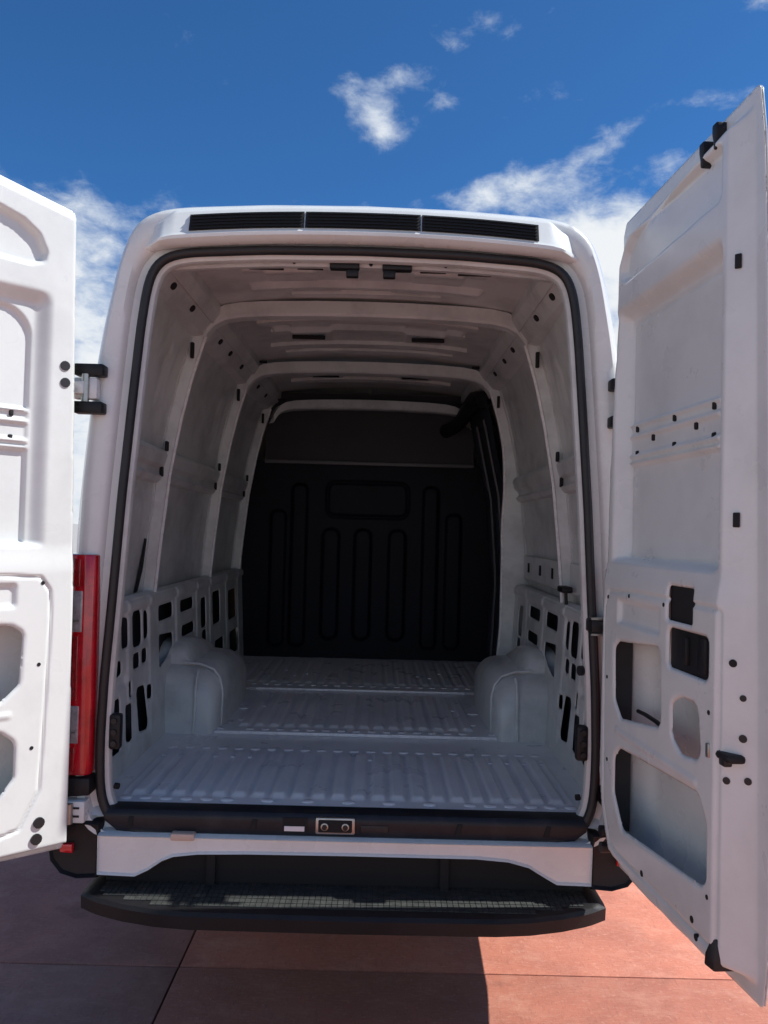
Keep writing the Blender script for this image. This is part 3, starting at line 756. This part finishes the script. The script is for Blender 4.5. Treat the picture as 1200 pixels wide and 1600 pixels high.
# --- hinges, lower hinge plates, check strap
for s in (-1, 1):
    hg = MB().box(s*.800, s*.875, -.050, -.016, 1.962, 2.028).build('door_hinge', M['white'], van, bevel=.006)
    MB().cyl((s*.835, -.052, 1.995), (0, 0, 1), .012, .085, 12).build('hinge_pin', M['metal'], hg)
    MB().box(s*.835, s*.93, -.066, -.050, 1.975, 2.015).build('hinge_arm', M['white'], hg, bevel=.004)
    for z in (2.052, 1.936): MB().box(s*.780, s*(.872 if s < 0 else .83), -.060, -.012, z-.018, z+.018).build('hinge_pad', M['plastic'], hg, bevel=.006)
    lh = MB().box(s*.795, s*.90, -.045, -.0, .668, .735).build('door_hinge', M['white'], van, bevel=.006)
    MB().cyl((s*.84, -.050, .70), (0, 0, 1), .013, .06, 12).build('hinge_pin', M['metal'], lh)
    for z in (.69, .715): MB().box(s*.81, s*.88, -.0475, -.043, z-.003, z+.003).build('hinge_slot', M['rubber'], lh)
ck = MB().box(.735, .80, -.05, .02, 1.285, 1.325).build('check_strap', M['plastic'], van, bevel=.005)
for z in (1.281, 1.329): MB().box(.733, .79, -.0535, -.02, z-.003, z+.003).build('strap_edge', M['metal'], ck)

# --- rear doors
O2 = [(.014, .588), (.022, 1.0), (.028, 1.5), (.040, 2.0), (.048, 2.49), (.068, 2.525), (.770, 2.547), (.784, 2.44), (.795, 2.2), (.797, 1.0), (.788, .72), (.772, .622)]
O2L = [(-.052, .588), (-.036, 1.0), (-.028, 1.5), (-.014, 2.0), (-.005, 2.523), (.25, 2.572), (.770, 2.60), (.772, .622)]
O1 = [(.095, .668), (.042, .76), (.012, .88), (.002, 1.2), (.004, 1.5), (.026, 1.74), (.056, 2.12), (.068, 2.39), (.124, 2.462), (1.0, 2.515), (1.0, .68), (.30, .650)]
HA = [(.112, 1.262), (.144, 1.283), (.41, 1.306), (.418, 1.106), (.168, 1.068), (.119, 1.114)]
HB = [(.478, 1.184), (.527, 1.205), (.604, 1.206), (.623, 1.083), (.532, 1.072), (.482, 1.099)]
HC = [(.125, .951), (.165, .984), (.611, 1.009), (.651, .955), (.655, .813), (.19, .765), (.125, .85)]
H1 = rect(.447, .573, 1.380, 1.466); H2 = rect(.455, .650, 1.266, 1.364)
def wf(v): return -.067+.035*(v-.6)/1.95
def door_holes(U, V):
    return np.minimum.reduce([sdr(HA, .028, U, V), sdr(HB, .03, U, V), sdr(HC, .035, U, V), sdr(H1, .010, U, V), sdr(H2, .02, U, V)])
O1L = [(-.038, .625), (-.036, 1.0), (-.028, 1.5), (-.014, 2.0), (.0, 2.498), (.25, 2.545), (1.0, 2.585), (1.0, .645)]
def make_door(s, p0, d):
    d = Vector((d[0], d[1], 0)).normalized(); n = Vector((d.y, -d.x, 0)) if s > 0 else Vector((-d.y, d.x, 0))
    def T(u, w, v): return (p0[0]+d.x*u+n.x*w, p0[1]+d.y*u+n.y*w, v)
    def P(U, V, Wd): return p0[0]+d.x*U+n.x*Wd, p0[1]+d.y*U+n.y*Wd, V+0*U
    TV = lambda c: Vector(T(c.x, c.y, c.z))
    def door_h(U, V):
        d1 = sdp(O1 if s > 0 else O1L, U, V); k = ss((.014-d1)/.020)
        kf = np.clip((.755-U)/.070, 0, 1)
        top = ss((V-1.43)/.09)
        w = np.where(kf < 1, kf, 1.0)
        base = -.010*top
        crease = sdr([(.25, 1.430), (.068, 1.420), (.041, 1.38), (.037, 1.3), (.048, .95), (.054, .8), (.105, .70), (.153, .690), (.69, .70), (.69, 1.43)], .012, U, V)
        base = base-.007*ss((.006-np.abs(crease))/.005)
        bx = lambda a0, wa, a1, wb, b0, wc, b1, wd: ss((U-a0)/wa)*ss((a1-U)/wb)*ss((V-b0)/wc)*ss((b1-V)/wd)
        base = base-(.040 if s > 0 else .028)*bx(.054, .050, .675, .05, 1.505, .018, 2.262, .045)
        if s > 0: base = base-.004*ss((.005-np.abs(sdr(rect(.108, .618, 1.528, 2.205), .012, U, V)))/.003)
        if s < 0: base = base-.012*ss((.004-sdr(rect(.110, .62, 1.40, 2.205), .085, U, V))/.010)*ss((V-1.505)/.02)
        dt = sdr([(.40, 2.478), (.238, 2.482), (.149, 2.456), (.102, 2.423), (.078, 2.372), (.084, 2.342), (.126, 2.325), (.66, 2.345), (.66, 2.478)], .02, U, V)
        base = base-.022*ss((.002-dt)/.014)
        for z in (1.905, 1.872, 1.815, 1.795): base = base+.009*ss((.0085-np.abs(V-z))/.006)*ss((U-.108)/.008)*ss((.625-U)/.012)
        base = base+.006*ss((.060-np.abs(V-1.850))/.006)*ss((U-.106)/.006)*ss((.63-U)/.01)
        base = base-.012*ss((.0-sdr(rect(.13, .41, 1.33, 1.408), .015, U, V))/.016)
        dh = door_holes(U, V); base = base-.005*ss((.009-dh)/.009)
        # thin swage between the holes
        base = base+.004*ss((.012-np.abs(V-1.03))/.008)*ss((U-.13)/.02)*ss((.62-U)/.02)
        f = wf(V)
        return f+(base-f)*k*w
    us, vs = frange(-.06 if s < 0 else -.02, .806, .0048), frange(.580, 2.61, .0056)
    OO = O2 if s > 0 else O2L
    def door_S(U, V): return np.maximum(sdr(OO, .012, U, V), -door_holes(U, V))
    root = sheet('rear_door', frange(-.06, .802, .02), frange(.58, 2.62, .02), lambda U, V, Wd: P(U, V, Wd), M['white'], van,
        h=lambda U, V: wf(V)-.005-.045*ss(-sdp(OO, U, V)/.16), S=lambda U, V: sdr(OO, .012, U, V), thick=.002)
    inner = sheet('inner_panel', us, vs, P, M['door_in'], root, h=door_h, S=door_S, thick=.0016)
    def bx(name, u0, u1, w0, w1, v0, v1, m, bev=.002, par=root): return MB().box(u0, u1, w0, w1, v0, v1, TV).build(name, m, par, bevel=bev)
    def dot(name, u, v, w, r, m, ax=(0, 1, 0), hgt=.006):
        c = T(u, w, v); a = d*ax[0]+n*ax[1]+Vector((0, 0, ax[2])); return MB().cyl(c, a, r, hgt, 12).build(name, m, root)
    # seam flange round the door edge
    bx('handle_pocket', .440, .580, -.055, -.012, 1.374, 1.472, M['hole'])
    hp = bx('inner_handle', .450, .655, -.035, -.006, 1.261, 1.369, M['plastic'], .012)
    bx('handle_lever', .540, .556, -.012, .004, 1.285, 1.350, M['plastic'], .004)
    bx('handle_lever', .600, .640, -.012, .001, 1.275, 1.358, M['plastic'], .006)
    MB().box(.080, .086, -.068, -.014, .72, 1.41, TV).build('hinge_side_wall', M['cavity'], root)  # dark colour paints in the shade inside the door
    # row of rivet holes on the reinforcement bar
    for z, ul in ((1.893, (.155, .385, .585)), (1.857, (.26, .50)), (1.822, (.155, .385, .585))):
        for u in ul: MB().box(u-.006, u+.006, -.050, -.0365, z-.009, z+.009, TV).build('rivet_hole', M['hole'], root, bevel=.003)
    for u, v in ((.063, 1.403), (.066, 1.167), (.078, .928), (.215, 1.418), (.43, 1.415), (.40, 1.03), (.66, 1.20), (.665, .80)): dot('screw_hole', u, v, -.001, .0055, M['hole'])
    for u, v in ((.33, .705), (.60, .72), (.62, .69)): dot('drain_hole', u, v, -.001, .008, M['hole'])
    for u, v in ((.050, .708), (.056, .662)): dot('hinge_plug', u, v, -.008, .016, M['rubber'], hgt=.03)
    for u, v in ((.018, 2.048), (.016, 1.998)): dot('hinge_plug', u, v, (wf(v)+.004) if s > 0 else -.012, .0145, M['rubber'], hgt=.012)
    # jamb face along the free edge
    def jw(u, v): return wf(v)*(1-np.clip((.755-u)/.070, 0, 1))
    J = (-.6, .8, 0)
    for u, v, r in ((.715, 1.318, .0085), (.732, 1.247, .007), (.732, 1.162, .0085), (.706, 1.066, .0078), (.740, 1.075, .0078)):
        dot('jamb_hole', u, v, jw(u, v)+.0005, r, M['rubber'] if v < 1.3 else M['hole'], (.73, .68, 0), .005)
    for v in (2.185, 1.625):
        MB().box(-.007, .007, -.003, .003, v-.016, v+.016, lambda c: Vector(T(.718+c.x*.7-c.y*.7*-1, jw(.718, v)+c.y*.7-c.x*.7, c.z))).build('jamb_slot', M['hole'], root, bevel=.002)
    lt = MB().box(.660, .738, -.045, -.002, 1.108, 1.127, TV).build('door_latch', M['plastic'], root, bevel=.008)
    bx('latch_plate', .655, .668, -.02, .006, 1.102, 1.134, M['metal'], .003)
    bx('latch_lever', .690, .715, -.03, -.006, 1.096, 1.116, M['rubber'], .004)
    MB().loft([[T(u, w, v) for u, w in q] for q, v in (([(.668, -.05), (.668, .008), (.702, .002), (.702, -.05)], .658), ([(.670, -.05), (.670, .007), (.700, .001), (.700, -.05)], .684), ([(.680, -.05), (.680, -.002), (.694, -.006), (.694, -.05)], .722))]).build('bump_stop', M['rubber'], root, bevel=.004)
    for u0, zz in ((.565, 2.51), (.625, 2.525)):
        MB().loft([[T(u0+a, w, zz+b) for a, w, b in ((-.022*q, -.05, 0), (-.022*q, .02*q, 0), (.022*q, .02*q, 0), (.022*q, -.05, 0))] if False else [T(u0+a, w, zz+b_) for a, w in ((-.012*q, -.06), (-.012*q, .002*q-.010), (.012*q, .002*q-.010), (.012*q, -.06))] for q, b_ in ((.5, -.05), (.65, -.03), (1, -.012), (1, .010))]).build('upper_latch', M['plastic'], root, bevel=.004)
    if s > 0:                                               # loose cable and latch box seen through the openings
        MB().tube([T(u, w, v) for u, w, v in ((.15, -.06, 1.085), (.22, -.05, 1.092), (.30, -.045, 1.092), (.36, -.04, 1.088), (.395, -.035, 1.08), (.405, -.03, 1.07))], .006).build('loose_cable', M['rubber'], root)
        for du in (0, .018): MB().tube([T(.560+du, -.03, 1.262), T(.562+du, -.034, 1.20), T(.585+du*.5, -.045, 1.12), T(.60, -.05, 1.085)], .0032, 6).build('latch_rod', M['metal'], root)
        bx('latch_box', .575, .64, -.075, -.03, 1.06, 1.15, M['metal'], .006)
        bx('latch_motor', .575, .64, -.072, -.025, 1.151, 1.175, M['plastic'], .004)
    else:
        bx('edge_slot', .010, .020, -.079, -.045, .955, 1.02, M['hole'], .003)
    return root
make_door(1, (.760, -.054), (.084, -.996))
make_door(-1, (-.853, -.112), (-.72, -.69))

# --- wheels and underbody
for s in (-1, 1):
    for y in (1.32, 4.32):
        rot = lambda c: c
        tl = []
        for x, r in ((.63, .21), (.635, .29), (.655, .325), (.69, .335), (.80, .335), (.84, .325), (.86, .29), (.86, .20)):
            tl.append([(s*x, y+r*math.cos(a), .335+r*math.sin(a)) for a in np.linspace(0, 2*np.pi, 40, endpoint=False)])
        wh = MB().loft(tl).build('wheel', M['tyre'], van, smooth=50)
        rl = []
        for x, r in ((.861, .20), (.868, .195), (.85, .17), (.85, .10), (.872, .085), (.872, .03)):
            rl.append([(s*x, y+r*math.cos(a), .335+r*math.sin(a)) for a in np.linspace(0, 2*np.pi, 32, endpoint=False)])
        MB().loft(rl).build('wheel_rim', M['metal'], wh, smooth=40)
MB().box(-.86, .86, .08, 4.9, .55, .66).build('underbody', M['under'], van)
for s in (-1, 1): MB().box(s*.36, s*.46, .09, 4.8, .42, .56).build('chassis_rail', M['under'], van)
MB().cyl((0, 1.32, .335), (1, 0, 0), .06, 1.3, 14).build('rear_axle', M['under'], van)
